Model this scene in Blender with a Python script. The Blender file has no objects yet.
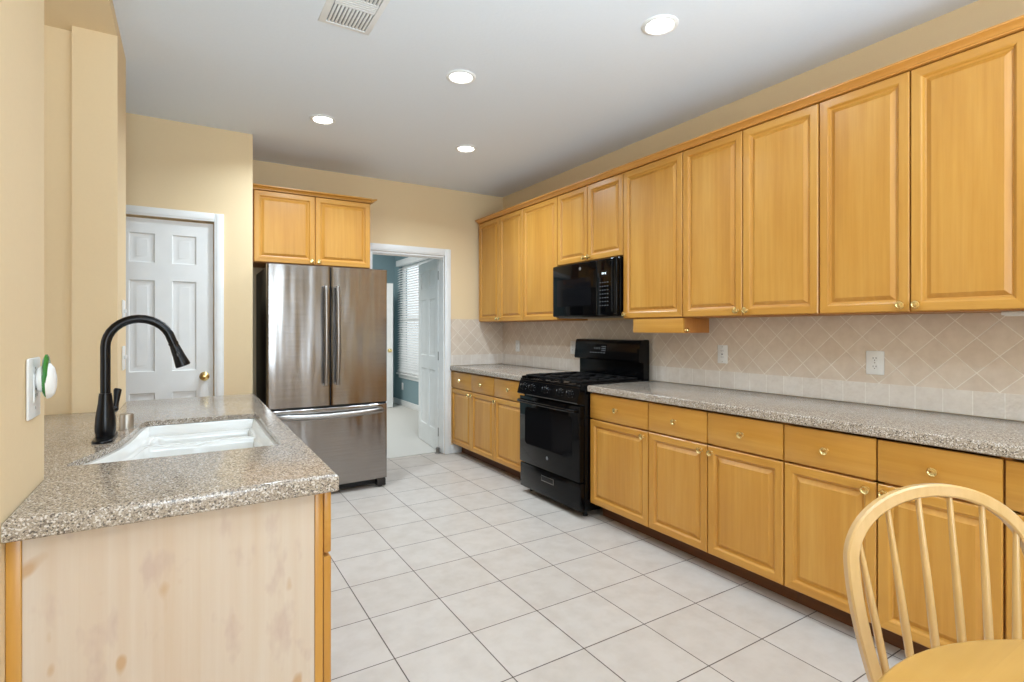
import bpy, bmesh, math, random
from mathutils import Vector, Matrix
from mathutils.geometry import tessellate_polygon
random.seed(7)
PI = math.pi
S = bpy.context.scene
COL = S.collection

# ------------------------------------------------------------------ camera, world, light, exposure
cam = bpy.data.cameras.new('camera')
camo = bpy.data.objects.new('camera', cam)
COL.objects.link(camo)
cam.sensor_fit = 'HORIZONTAL'
cam.sensor_width = 36.0
cam.lens = 529.1 / 1024 * 36
cam.shift_y = -12.4 / 1024
cam.clip_start = 0.02
camo.location = (0, 0, 1.3007)
camo.rotation_euler = (PI / 2, 0, -0.5513)
S.camera = camo

S.view_settings.view_transform = 'Standard'
S.view_settings.look = 'None'
S.view_settings.exposure = 0.36
S.view_settings.gamma = 1.0
S.view_settings.use_curve_mapping = False

W = bpy.data.worlds.new('sky')
S.world = W
W.use_nodes = True
bg = W.node_tree.nodes['Background']
bg.inputs[0].default_value = (0.86, 0.93, 1.0, 1)
bg.inputs[1].default_value = 1.4


def area(name, loc, rot, sx, sy, power, col=(1, 1, 1), spread=PI):
    l = bpy.data.lights.new(name, 'AREA')
    l.shape = 'RECTANGLE'
    l.size, l.size_y, l.energy, l.color = sx, sy, power, col
    l.spread = spread
    o = bpy.data.objects.new(name, l)
    o.location, o.rotation_euler = loc, rot
    COL.objects.link(o)
    return o


COOL = (0.70, 0.86, 1.0)
# unseen area lights added to brighten the kitchen, the alcove and the blue room
area('window_fill', (-.30, -2.93, 1.5), (PI / 2, 0, 0), 1.75, 2.0, 112, COOL)
area('alcove_fill', (-2.35, 2.1, 1.5), (PI / 2, 0, -PI / 2), 1.9, 1.9, 10, COOL)
area('blue_room_fill', (1.0, 7.2, 2.7), (math.radians(25), 0, 0), 1.2, 1.2, 92, (1.0, .98, .95))

# unseen area light added behind the camera to brighten the ceiling
area('bounce_fill', (1.1, -1.0, 1.30), (math.radians(146), 0, 0), 1.6, .8, 50, COOL, math.radians(108))

# ------------------------------------------------------------------ node helpers


def rgb(h):
    h = h.lstrip('#')
    v = [int(h[i:i + 2], 16) / 255 for i in (0, 2, 4)]
    return tuple(x / 12.92 if x <= .04045 else ((x + .055) / 1.055) ** 2.4 for x in v) + (1,)


class NT:
    def __init__(s, name):
        s.m = bpy.data.materials.new(name)
        s.m.use_nodes = True
        s.t = s.m.node_tree
        s.b = s.t.nodes['Principled BSDF']

    def n(s, typ, **kw):
        nd = s.t.nodes.new(typ)
        for k, v in kw.items():
            if k.startswith('i_'):
                nd.inputs[k[2:].replace('_', ' ')].default_value = v
            elif k.startswith('x'):
                nd.inputs[int(k[1:])].default_value = v
            else:
                setattr(nd, k, v)
        return nd

    def l(s, a, ao, b, bi):
        s.t.links.new(a.outputs[ao], b.inputs[bi])

    def math(s, op, a, b=None):
        nd = s.n('ShaderNodeMath', operation=op)
        for i, v in enumerate((a, b)):
            if v is None:
                continue
            if isinstance(v, (int, float)):
                nd.inputs[i].default_value = v
            else:
                s.t.links.new(v, nd.inputs[i])
        return nd.outputs[0]

    def mix(s, fac, a, b, blend='MIX'):
        nd = s.n('ShaderNodeMix', data_type='RGBA', blend_type=blend)
        for i, v in ((0, fac), (6, a), (7, b)):
            if isinstance(v, (int, float, tuple)):
                nd.inputs[i].default_value = v
            else:
                s.t.links.new(v, nd.inputs[i])
        return nd.outputs[2]

    def ramp(s, src, stops):
        nd = s.n('ShaderNodeValToRGB')
        e = nd.color_ramp.elements
        while len(e) < len(stops):
            e.new(.5)
        for x, (p, c) in zip(e, stops):
            x.position, x.color = p, c
        s.t.links.new(src, nd.inputs[0])
        return nd.outputs[0]

    def noise(s, vec, scale, detail=3, rough=.5):
        nd = s.n('ShaderNodeTexNoise')
        nd.inputs['Scale'].default_value = scale
        nd.inputs['Detail'].default_value = detail
        nd.inputs['Roughness'].default_value = rough
        if vec is not None:
            s.t.links.new(vec, nd.inputs['Vector'])
        return nd.outputs['Fac']

    def mapping(s, vec, scale=(1, 1, 1), loc=(0, 0, 0)):
        nd = s.n('ShaderNodeMapping')
        nd.inputs['Scale'].default_value = scale
        nd.inputs['Location'].default_value = loc
        s.t.links.new(vec, nd.inputs['Vector'])
        return nd.outputs[0]

    def bump(s, h, strength=.3, dist=.01):
        nd = s.n('ShaderNodeBump')
        nd.inputs['Strength'].default_value = strength
        nd.inputs['Distance'].default_value = dist
        s.t.links.new(h, nd.inputs['Height'])
        s.t.links.new(nd.outputs[0], s.b.inputs['Normal'])

    def col(s, v):
        if isinstance(v, tuple):
            s.b.inputs['Base Color'].default_value = v
        else:
            s.t.links.new(v, s.b.inputs['Base Color'])

    def set(s, **kw):
        for k, v in kw.items():
            k = {'rough': 'Roughness', 'metal': 'Metallic', 'coat': 'Coat Weight', 'coatr': 'Coat Roughness', 'spec': 'Specular IOR Level',
                 'aniso': 'Anisotropic', 'trans': 'Transmission Weight', 'ior': 'IOR', 'alpha': 'Alpha'}[k]
            s.b.inputs[k].default_value = v


def plain(name, c, rough=.5, metal=0, coat=0, spec=.5, nscale=0, nbump=0, var=.95):
    m = NT(name)
    tc = m.n('ShaderNodeTexCoord')
    c = rgb(c) if isinstance(c, str) else c
    nz = m.noise(tc.outputs['Object'], nscale or 12, 3)
    d = tuple(x * var for x in c[:3]) + (1,)
    m.col(m.ramp(nz, [(.3, d), (.7, c)]))
    m.set(rough=rough, metal=metal, coat=coat, spec=spec)
    if nbump:
        m.bump(nz, nbump, .004)
    return m.m


def wood(name, dark, mid, light, axis='z', rough=.38, coat=.25, blotch=.35):
    m = NT(name)
    tc = m.n('ShaderNodeTexCoord')
    oi = m.n('ShaderNodeObjectInfo')
    off = m.n('ShaderNodeVectorMath', operation='SCALE')
    off.inputs[0].default_value = (7.3, 11.1, 5.7)
    m.l(oi, 'Random', off, 'Scale')
    add = m.n('ShaderNodeVectorMath', operation='ADD')
    m.l(tc, 'Object', add, 0)
    m.l(off, 0, add, 1)
    v = add.outputs[0]
    fine = {'z': (55, 55, 1.6), 'x': (1.6, 55, 55), 'y': (55, 1.6, 55)}[axis]
    wide = {'z': (7, 7, .8), 'x': (.8, 7, 7), 'y': (7, .8, 7)}[axis]
    g1 = m.noise(m.mapping(v, fine), 1.0, 4, .6)
    g2 = m.noise(m.mapping(v, wide), 1.0, 5, .62)
    c = m.ramp(g2, [(.25, rgb(dark)), (.48, rgb(mid)), (.75, rgb(light))])
    c = m.mix(.30, c, m.ramp(g1, [(.3, rgb(dark)), (.7, rgb(light))]))
    m.col(c)
    m.set(rough=rough, coat=coat, coatr=.22, spec=.4)
    return m.m


M = {}
M['wall'] = plain('tan wall paint', '#e9d0a7', .75, nscale=90, nbump=.02, var=.985)
M['ceiling'] = plain('pale ceiling paint', '#e9eef4', .9, nscale=60, nbump=.15, var=.985)
M['teal'] = plain('teal wall paint', '#80989e', .8, nscale=60, nbump=.03, var=.98)
M['white'] = plain('white semi-gloss paint', '#eeeeec', .38, nscale=8)
M['plastic'] = plain('white plastic', '#eceae6', .35)
M['carpet'] = plain('pale carpet', '#d2cfc8', .95, nscale=160, nbump=.6)
M['maple'] = wood('maple vertical grain', '#b4792c', '#c58b37', '#d4a04e')
M['maple_h'] = wood('maple horizontal grain', '#b4792c', '#c58b37', '#d4a04e', 'x')
M['maple_y'] = wood('maple molding grain', '#b97a32', '#cd8e40', '#d99d50', 'y')
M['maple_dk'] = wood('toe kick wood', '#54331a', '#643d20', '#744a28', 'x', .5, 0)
M['maple_in'] = wood('cabinet box wood', '#a86a30', '#b97a3a', '#c58845', 'z', .5, .1)
M['chair'] = wood('pale beech', '#bf9654', '#cea668', '#d9b47f', 'z', .28, 1.0)
M['brass'] = plain('polished brass', '#efd592', .24, 1)
M['steel_sat'] = plain('satin nickel', '#b9b0a4', .42, 1)
M['chrome'] = plain('grey hinge metal', '#8f8c88', .3, 1)
M['sink'] = plain('white enamel', '#f1f0ec', .15, coat=.5)
M['black'] = plain('black enamel', '#0a0a0b', .14, spec=.22)
M['blackglass'] = plain('black glass', '#070708', .07, spec=.18)
M['blackwin'] = plain('dark oven glass', '#121214', .08, spec=.18)
M['iron'] = plain('cast iron', '#161515', .6, spec=.2, nscale=200, nbump=.2)
M['faucet'] = plain('matte black metal', '#121113', .28, .4)
M['darkgrey'] = plain('dark grey cabinet steel', '#2b2725', .45, .3)
M['gap'] = plain('black rubber gasket', '#0b0b0b', .6)
M['digits'] = plain('pale grey printing', '#9da0a4', .5)
M['btn'] = plain('dim button printing', '#55575a', .5)
M['green'] = plain('green plastic', '#2f7d33', .25, coat=.4)
M['slot'] = plain('dark slot', '#3d2a20', .6)
M['ventdark'] = plain('shadowed duct', '#a2a2a4', .7)


def emit(name, c, st):
    m = NT(name)
    m.b.inputs['Base Color'].default_value = c
    m.b.inputs['Emission Color'].default_value = c
    m.b.inputs['Emission Strength'].default_value = st
    return m.m


M['lamp'] = emit('lit lamp lens', (1, .95, .88, 1), 9)
M['led'] = emit('lit clock digits', (.85, .95, 1, 1), 1.2)


def m_steel():
    m = NT('brushed stainless')
    tc = m.n('ShaderNodeTexCoord')
    v = tc.outputs['Object']
    w = m.noise(m.mapping(v, (5.5, 3, .9)), 1, 2, .4)
    br = m.noise(m.mapping(v, (3, 3, 420)), 1, 2)
    m.col(m.ramp(br, [(.3, rgb('#8f8b88')), (.7, rgb('#a09c99'))]))
    m.set(metal=1, rough=.2, aniso=.55)
    m.bump(w, .8, .022)
    return m.m


M['steel'] = m_steel()
M['handle'] = plain('dull steel handle', '#a5a19d', .34, 1)


def m_granite():
    m = NT('speckled quartz')
    tc = m.n('ShaderNodeTexCoord')
    v = tc.outputs['Object']
    def cells(scale):
        vo = m.n('ShaderNodeTexVoronoi', feature='F1')
        vo.inputs['Scale'].default_value = scale
        m.t.links.new(v, vo.inputs['Vector'])
        sp = m.n('ShaderNodeSeparateColor')
        m.t.links.new(vo.outputs['Color'], sp.inputs[0])
        return sp.outputs
    s1, s2 = cells(290), cells(560)
    c = m.ramp(s2[0], [(0, rgb('#7b6e62')), (.3, rgb('#a0917f')), (.7, rgb('#b2a28f')), (1, rgb('#c3b6a8'))])
    c = m.mix(m.ramp(s1[0], [(.80, (0, 0, 0, 1)), (.83, (.85, .85, .85, 1))]), c, rgb('#d9d0c6'))
    c = m.mix(m.ramp(s1[1], [(.82, (0, 0, 0, 1)), (.85, (.85, .85, .85, 1))]), c, rgb('#4d443d'))
    c = m.mix(m.ramp(s1[2], [(.80, (0, 0, 0, 1)), (.83, (.7, .7, .7, 1))]), c, rgb('#8a7a6c'))
    m.col(c)
    m.set(rough=.16)
    return m.m


M['quartz'] = m_granite()


def m_floor():
    m = NT('ceramic floor tile')
    tc = m.n('ShaderNodeTexCoord')
    s = .3389
    v = m.mapping(tc.outputs['Object'], loc=(-.3595, -1.6792, 0))
    b = m.n('ShaderNodeTexBrick', offset=0, squash=1)
    m.t.links.new(v, b.inputs['Vector'])
    b.inputs['Scale'].default_value = 1
    b.inputs['Mortar Size'].default_value = .0026
    b.inputs['Mortar Smooth'].default_value = .2
    b.inputs['Brick Width'].default_value = s
    b.inputs['Row Height'].default_value = s
    b.inputs['Bias'].default_value = 0
    b.inputs['Color1'].default_value = rgb('#c9c0b7')
    b.inputs['Color2'].default_value = rgb('#c4bab0')
    b.inputs['Mortar'].default_value = rgb('#54463d')
    nz = m.noise(tc.outputs['Object'], 9, 5, .6)
    c = m.mix(1.0, b.outputs['Color'], m.ramp(nz, [(.3, (.90, .88, .86, 1)), (.6, (1, 1, 1, 1))]), 'MULTIPLY')
    m.col(c)
    m.set(rough=.36, spec=.4)
    m.bump(m.math('SUBTRACT', 1.0, b.outputs['Fac']), .35, .003)
    return m.m


M['floor'] = m_floor()


def m_splash():
    m = NT('diagonal wall tile')
    tc = m.n('ShaderNodeTexCoord')
    sp = m.n('ShaderNodeSeparateXYZ')
    m.t.links.new(tc.outputs['Object'], sp.inputs[0])
    x, y, z = sp.outputs
    u = m.math('ADD', x, y)
    s = .1095
    u0 = 2.970 + 1.147
    p = m.math('MULTIPLY', m.math('ADD', m.math('SUBTRACT', u, u0), m.math('SUBTRACT', z, 1.182)), .70711)
    q = m.math('MULTIPLY', m.math('SUBTRACT', m.math('SUBTRACT', u, u0), m.math('SUBTRACT', z, 1.182)), .70711)

    def brick(a, b, w, h, c1, c2, mo, ms):
        cv = m.n('ShaderNodeCombineXYZ')
        m.t.links.new(a, cv.inputs[0])
        m.t.links.new(b, cv.inputs[1])
        k = m.n('ShaderNodeTexBrick', offset=0, squash=1)
        m.t.links.new(cv.outputs[0], k.inputs['Vector'])
        for nm, vv in (('Scale', 1), ('Mortar Size', ms), ('Mortar Smooth', .3), ('Brick Width', w), ('Row Height', h), ('Bias', 0),
                       ('Color1', rgb(c1)), ('Color2', rgb(c2)), ('Mortar', rgb(mo))):
            k.inputs[nm].default_value = vv
        return k
    k1 = brick(p, q, s, s, '#e0d0be', '#dac8b5', '#f2e8da', .0024)
    u2 = m.math('SUBTRACT', u, u0)
    z2 = m.math('SUBTRACT', z, .914)
    k2 = brick(u2, z2, .109, .112, '#e6dcd1', '#e1d6ca', '#f5eee4', .0022)
    low = m.math('LESS_THAN', z, 1.0245)
    c = m.mix(low, k1.outputs['Color'], k2.outputs['Color'])
    nz = m.noise(tc.outputs['Object'], 22, 5, .6)
    c = m.mix(1.0, c, m.ramp(nz, [(.3, (.91, .89, .87, 1)), (.65, (1, 1, 1, 1))]), 'MULTIPLY')
    m.col(c)
    m.set(rough=.3, spec=.4)
    rel = m.noise(tc.outputs['Object'], 70, 1, .4)
    h1 = m.math('MULTIPLY', k1.outputs['Fac'], -1.0)
    h2 = m.math('ADD', m.math('MULTIPLY', k2.outputs['Fac'], -1.0), m.math('MULTIPLY', rel, 1.6))
    hh = m.math('ADD', m.math('MULTIPLY', h2, low), m.math('MULTIPLY', h1, m.math('SUBTRACT', 1.0, low)))
    m.bump(hh, .5, .003)
    return m.m


M['splash'] = m_splash()


def m_ply():
    m = NT('pale unfinished panel')
    tc = m.n('ShaderNodeTexCoord')
    v = tc.outputs['Object']
    g = m.noise(m.mapping(v, (26, 26, .7)), 1, 5, .65)
    w = m.noise(m.mapping(v, (5, 5, .35)), 1, 3, .55)
    c = m.ramp(w, [(.3, rgb('#bea288')), (.5, rgb('#c6b29e')), (.7, rgb('#ccbeb0'))])
    c = m.mix(.35, c, m.ramp(g, [(.3, rgb('#d6b895')), (.7, rgb('#e9dccb'))]))
    st = m.noise(m.mapping(v, (16, 16, 7), (3.1, 1.7, 5.2)), 1.0, 3, .55)
    c = m.mix(m.ramp(st, [(.57, (0, 0, 0, 1)), (.70, (.5, .5, .5, 1))]), c, rgb('#b89a8c'))
    k = m.noise(m.mapping(v, (15, 15, 9), (1.3, 9.7, 2.2)), 1.0, 1, .5)
    c = m.mix(m.ramp(k, [(.70, (0, 0, 0, 1)), (.75, (.7, .7, .7, 1))]), c, rgb('#b98c5a'))
    m.col(c)
    m.set(rough=.55)
    return m.m


M['ply'] = m_ply()


def m_table():
    m = NT('table boards')
    tc = m.n('ShaderNodeTexCoord')
    v = tc.outputs['Object']
    sp = m.n('ShaderNodeSeparateXYZ')
    m.t.links.new(v, sp.inputs[0])
    row = m.math('FLOOR', m.math('DIVIDE', sp.outputs[1], .132))
    wn = m.n('ShaderNodeTexWhiteNoise', noise_dimensions='1D')
    m.t.links.new(row, wn.inputs['W'])
    cv = m.n('ShaderNodeCombineXYZ')
    m.t.links.new(sp.outputs[0], cv.inputs[0])
    m.t.links.new(sp.outputs[1], cv.inputs[1])
    m.t.links.new(m.math('MULTIPLY', row, 3.7), cv.inputs[2])
    g = m.noise(m.mapping(cv.outputs[0], (1.5, 22, 1)), 1, 5, .6)
    c = m.ramp(g, [(.3, rgb('#a87b34')), (.7, rgb('#bd8e48'))])
    c = m.mix(m.math('MULTIPLY', wn.outputs['Value'], .4), c, rgb('#c99d58'))
    m.col(c)
    m.set(rough=.3, coat=.3)
    return m.m


M['table'] = m_table()

# ------------------------------------------------------------------ mesh helpers


class MB:
    def __init__(s):
        s.v, s.f, s.mi = [], [], []

    def add(s, vs, fs, mi=0, mat=None):
        o = len(s.v)
        s.v += [tuple(mat @ Vector(p)) if mat else tuple(p) for p in vs]
        s.f += [tuple(i + o for i in f) for f in fs]
        s.mi += list(mi) if isinstance(mi, list) else [mi] * len(fs)
        return s

    def box(s, x0, x1, y0, y1, z0, z1, bev=0, mi=0, mat=None, seg=2):
        x0, x1 = min(x0, x1), max(x0, x1)
        y0, y1 = min(y0, y1), max(y0, y1)
        z0, z1 = min(z0, z1), max(z0, z1)
        vs = [(x, y, z) for x in (x0, x1) for y in (y0, y1) for z in (z0, z1)]
        fs = [(0, 1, 3, 2), (4, 6, 7, 5), (0, 4, 5, 1), (2, 3, 7, 6), (0, 2, 6, 4), (1, 5, 7, 3)]
        if bev <= 0:
            return s.add(vs, fs, mi, mat)
        bm = bmesh.new()
        bv = [bm.verts.new(p) for p in vs]
        for f in fs:
            bm.faces.new([bv[i] for i in f])
        bmesh.ops.bevel(bm, geom=bm.edges[:], offset=bev, segments=seg, affect='EDGES', profile=.5)
        bm.verts.index_update()
        s.add([v.co[:] for v in bm.verts], [[v.index for v in f.verts] for f in bm.faces], mi, mat)
        bm.free()
        return s

    def tube(s, path, rad, n=12, caps=True, mi=0, sx=1.0, up=None, mat=None):
        P = [Vector(p) for p in path]
        k = len(P)
        R = rad if isinstance(rad, (list, tuple)) else [rad] * k
        T = [(P[min(i + 1, k - 1)] - P[max(i - 1, 0)]).normalized() for i in range(k)]
        u = Vector(up) if up else (Vector((0, 0, 1)) if abs(T[0].z) < .9 else Vector((1, 0, 0)))
        vs, fs = [], []
        for i in range(k):
            u = (u - T[i] * u.dot(T[i])).normalized()
            w = T[i].cross(u)
            for j in range(n):
                a = 2 * PI * j / n
                vs.append(P[i] + (u * math.cos(a) * sx + w * math.sin(a)) * R[i])
        for i in range(k - 1):
            for j in range(n):
                a, b = i * n + j, i * n + (j + 1) % n
                fs.append((a, b, b + n, a + n))
        if caps:
            fs.append(tuple(range(n))[::-1])
            fs.append(tuple((k - 1) * n + j for j in range(n)))
        return s.add(vs, fs, mi, mat)

    def lathe(s, prof, n=24, mat=None, mi=0):
        vs, fs = [], []
        for r, z in prof:
            for j in range(n):
                a = 2 * PI * j / n
                vs.append((r * math.cos(a), r * math.sin(a), z))
        k = len(prof)
        for i in range(k - 1):
            for j in range(n):
                a, b = i * n + j, i * n + (j + 1) % n
                fs.append((a, b, b + n, a + n))
        fs.append(tuple(range(n))[::-1])
        fs.append(tuple((k - 1) * n + j for j in range(n)))
        return s.add(vs, fs, mi, mat)

    def prism(s, poly, a0, a1, axis='y', mi=0, mat=None):
        # poly in the two other axes: axis x -> (y,z), y -> (x,z), z -> (x,y)
        def P(p, a):
            return {'x': (a, p[0], p[1]), 'y': (p[0], a, p[1]), 'z': (p[0], p[1], a)}[axis]
        n = len(poly)
        vs = [P(p, a0) for p in poly] + [P(p, a1) for p in poly]
        fs = [(i, (i + 1) % n, (i + 1) % n + n, i + n) for i in range(n)]
        for tri in tessellate_polygon([[Vector((p[0], p[1], 0)) for p in poly]]):
            fs.append(tuple(tri))
            fs.append(tuple(t + n for t in tri)[::-1])
        return s.add(vs, fs, mi, mat)

    def rings(s, rings, cap0=True, cap1=True, mi=0, mat=None):
        n = len(rings[0])
        vs = [p for r in rings for p in r]
        fs = []
        for i in range(len(rings) - 1):
            for j in range(n):
                fs.append((i * n + j, i * n + (j + 1) % n, (i + 1) * n + (j + 1) % n, (i + 1) * n + j))
        if cap0:
            fs.append(tuple(range(n))[::-1])
        if cap1:
            fs.append(tuple((len(rings) - 1) * n + j for j in range(n)))
        return s.add(vs, fs, mi, mat)


def build(name, mb, mats, parent=None, loc=None, rot=None, sharp=38, merge=True):
    me = bpy.data.meshes.new(name)
    me.from_pydata(mb.v, [], mb.f)
    mats = mats if isinstance(mats, (list, tuple)) else [mats]
    for m in mats:
        me.materials.append(M[m] if isinstance(m, str) else m)
    me.polygons.foreach_set('material_index', mb.mi)
    bm = bmesh.new()
    bm.from_mesh(me)
    if merge:
        bmesh.ops.remove_doubles(bm, verts=bm.verts[:], dist=1e-5)
    bmesh.ops.recalc_face_normals(bm, faces=bm.faces[:])
    bm.to_mesh(me)
    bm.free()
    me.polygons.foreach_set('use_smooth', [True] * len(me.polygons))
    me.set_sharp_from_angle(angle=math.radians(sharp))
    o = bpy.data.objects.new(name, me)
    COL.objects.link(o)
    if parent:
        o.parent = parent
    if loc:
        o.location = loc
    if rot:
        o.rotation_euler = rot
    return o


def tag(o, label, cat, group=None, kind=None):
    o['label'] = label
    o['category'] = cat
    if group:
        o['group'] = group
    if kind:
        o['kind'] = kind
    return o


def thing(name, label, cat, loc=(0, 0, 0), rz=0, group=None):
    o = bpy.data.objects.new(name, None)
    o.empty_display_size = .1
    o.location = loc
    o.rotation_euler = (0, 0, rz)
    COL.objects.link(o)
    return tag(o, label, cat, group)


def struct(name, mb, mats, label=None, **kw):
    o = build(name, mb, mats, **kw)
    if not kw.get('parent'):
        o['kind'] = 'structure'
        if label:
            o['label'] = label
            o['category'] = name.split('_')[0]
    return o


def dup(root, loc, label, rz=None):
    r = root.copy()
    COL.objects.link(r)
    r.location = loc
    if rz is not None:
        r.rotation_euler = (0, 0, rz)
    r['label'] = label
    for ch in list(root.children):
        c = ch.copy()
        COL.objects.link(c)
        c.parent = r
        for g in list(ch.children):
            d = g.copy()
            COL.objects.link(d)
            d.parent = c
    return r


def offset_poly(poly, d):
    """inset (d>0) of a CCW polygon by mitred edges"""
    n = len(poly)
    out = []
    for i in range(n):
        p0, p1, p2 = Vector(poly[i - 1]), Vector(poly[i]), Vector(poly[(i + 1) % n])
        e1, e2 = (p1 - p0).normalized(), (p2 - p1).normalized()
        n1, n2 = Vector((-e1.y, e1.x)), Vector((-e2.y, e2.x))
        b = n1 + n2
        b = b / max(b.dot(n1), .25) if b.length > 1e-6 else n1
        out.append((p1.x + b.x * d, p1.y + b.y * d))
    return out


def rect(x0, x1, y0, y1):
    return [(x0, y0), (x1, y0), (x1, y1), (x0, y1)]


def slab(mb, outline, z0, z1, r=.008, hole=None, zhole=None):
    """a slab with an eased edge, and a hole whose sides stop at zhole"""
    R = [[(x, y, z0) for x, y in offset_poly(outline, r * .4)], [(x, y, z0 + r * .4) for x, y in outline], [(x, y, z1 - r) for x, y in outline]]
    for a in (30, 60, 90):
        t = math.radians(a)
        R.append([(x, y, z1 - r + r * math.sin(t)) for x, y in offset_poly(outline, r * (1 - math.cos(t)))])
    mb.rings(R, False, False)
    top = [(x, y) for x, y, z in R[-1]]
    bot = [(x, y) for x, y, z in R[0]]
    for loop, z, zz in ((top, z1, z1), (bot, z0, z0)):
        loops = [[Vector((x, y, 0)) for x, y in loop]]
        pts = list(loop)
        if hole:
            loops.append([Vector((x, y, 0)) for x, y in hole])
            pts += list(hole)
        tr = tessellate_polygon(loops)
        mb.add([(x, y, z) for x, y in pts], [tuple(t) for t in tr])
    if hole:
        mb.rings([[(x, y, z0) for x, y in hole], [(x, y, z1) for x, y in hole]], False, False)


def raised_panel(mb, x0, x1, z0, z1, th=.020):
    """raised-panel cabinet door, front at y=0 facing -y; material 0 upright grain, 1 level grain"""
    fr = .049
    prof = [(0, th), (0, .004), (.004, 0), (fr - .012, 0), (fr - .007, .003), (fr - .002, .011), (fr + .005, .013), (fr + .008, .011), (fr + .021, .004), (fr + .024, .002)]
    R = []
    for i, y in prof:
        R.append([(x0 + i, y, z0 + i), (x1 - i, y, z0 + i), (x1 - i, y, z1 - i), (x0 + i, y, z1 - i)])
    vs = [p for r in R for p in r]
    fs, mi = [], []
    for k in range(len(R) - 1):
        for j in range(4):
            fs.append((k * 4 + j, k * 4 + (j + 1) % 4, (k + 1) * 4 + (j + 1) % 4, (k + 1) * 4 + j))
            mi.append(1 if j in (0, 2) and k < 6 else 0)
    e = (len(R) - 1) * 4
    fs += [(e, e + 1, e + 2, e + 3), (3, 2, 1, 0)]
    mi += [0, 0]
    mb.add(vs, fs, mi)


KNOB = None


def knob(parent, x, z, y=0.0):
    """brass knob on a short stem, axis along -y"""
    global KNOB
    if KNOB is None:
        mb = MB()
        mt = Matrix.Rotation(PI / 2, 4, 'X')
        mb.lathe([(.0095, 0), (.0095, .002), (.006, .004), (.0055, .012), (.010, .016), (.0165, .0195), (.018, .0235), (.0165, .0275), (.012, .0285), (.0105, .0272), (.006, .0280), (.0015, .0285)], 20, mt)
        KNOB = build('knob', mb, 'brass', parent, (x, y, z))
        return KNOB
    k = KNOB.copy()
    COL.objects.link(k)
    k.parent = parent
    k.location = (x, y, z)
    return k


def cab_door(root, x0, x1, z0, z1, kx=None, kz=None, loc=None):
    mb = MB()
    raised_panel(mb, x0, x1, z0, z1)
    d = build('door', mb, ['maple', 'maple_h'], root, sharp=9)
    if kx is not None:
        knob(d, kx, kz)
    return d


def cab_drawer(root, x0, x1, z0, z1, k=True):
    mb = MB()
    mb.box(x0, x1, 0, .02, z0, z1, .004)
    d = build('drawer', mb, 'maple_h', root)
    if k:
        knob(d, (x0 + x1) / 2, (z0 + z1) / 2)
    return d


def carcass(mb, w, y0, y1, z0, z1, t=.016, top=True, back=True):
    mb.box(0, t, y0, y1, z0, z1)
    mb.box(w - t, w, y0, y1, z0, z1)
    mb.box(t, w - t, y0, y1, z0, z0 + t)
    if top:
        mb.box(t, w - t, y0, y1, z1 - t, z1)
    if back:
        mb.box(t, w - t, y1 - t, y1, z0 + t, z1 - t)
    f = .035
    mb.box(t, f, y0, y0 + .018, z0 + t, z1 - t)
    mb.box(w - f, w - t, y0, y0 + .018, z0 + t, z1 - t)
    mb.box(f, w - f, y0, y0 + .018, z1 - f, z1 - t - .0002)
    mb.box(w / 2 - .02, w / 2 + .02, y0, y0 + .018, z0 + t, z1 - f)


G = .003


def base_cabinet(label, w, n, loc, rz, knobs, depth=.60, drawers=True, name='base_cabinet', dk=True, zt=.868, back=True):
    """front of the doors at local y=0; knobs: per door 'l' or 'r'"""
    r = thing(name, label, 'base cabinet', loc, rz, 'base cabinets')
    mb = MB()
    carcass(mb, w, .022, depth, .102, zt, top=False, back=back)
    if drawers:
        mb.box(.016, w - .016, .022, .04, .672, .698)
    build('cabinet_box', mb, 'maple_in', r)
    mb = MB()
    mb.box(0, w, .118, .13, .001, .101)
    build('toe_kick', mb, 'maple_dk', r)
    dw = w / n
    for i in range(n):
        x0, x1 = i * dw + G, (i + 1) * dw - G
        zt_d = .682 if drawers else .858
        cab_door(r, x0, x1, .112, zt_d, (x1 - .030 if knobs[i] == 'r' else x0 + .030), zt_d - .032)
        if drawers:
            cab_drawer(r, x0, x1, .692, .858, dk)
    return r


def wall_cabinet(label, w, n, loc, rz, knobs, z0=1.370, z1=2.412, depth=.33):
    r = thing('wall_cabinet', label, 'wall cabinet', (loc[0], loc[1], z0), rz, 'wall cabinets')
    h = z1 - z0
    mb = MB()
    carcass(mb, w, .022, depth, 0, h)
    build('cabinet_box', mb, 'maple_in', r)
    dw = w / n
    for i in range(n):
        x0, x1 = i * dw + G, (i + 1) * dw - G
        k = knobs[i]
        cab_door(r, x0, x1, .004, h - .004, None if k == '-' else (x1 - .026 if k == 'r' else x0 + .026), .032)
    return r


# ------------------------------------------------------------------ the setting
XR, YB, HC = 2.978, 5.034, 2.75
XL = -.29
mb = MB()
mb.box(-2.6, XR + .14, -3.1, 5.15, -.05, 0)
struct('floor', mb, 'floor')
mb = MB()
mb.box(-.6, 3.25, 5.1505, 9.1, -.05, .006)
struct('floor_carpet', mb, 'carpet')
mb = MB()
mb.box(-2.7, 3.25, -3.1, 9.1, HC, HC + .06)
struct('ceiling', mb, 'ceiling')
mb = MB()
mb.box(XR, XR + .12, -3.1, YB, 0, HC)
struct('wall_right', mb, 'wall')
# back wall with the doorway
DX0, DX1, DZ = 1.50, 2.272, 2.055
mb = MB()
mb.box(.30, DX0, YB, YB + .115, 0, HC)
mb.box(DX1, XR + .12, YB, YB + .115, 0, HC)
mb.box(DX0, DX1, YB, YB + .115, DZ, HC)
struct('wall_back', mb, 'wall')
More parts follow.
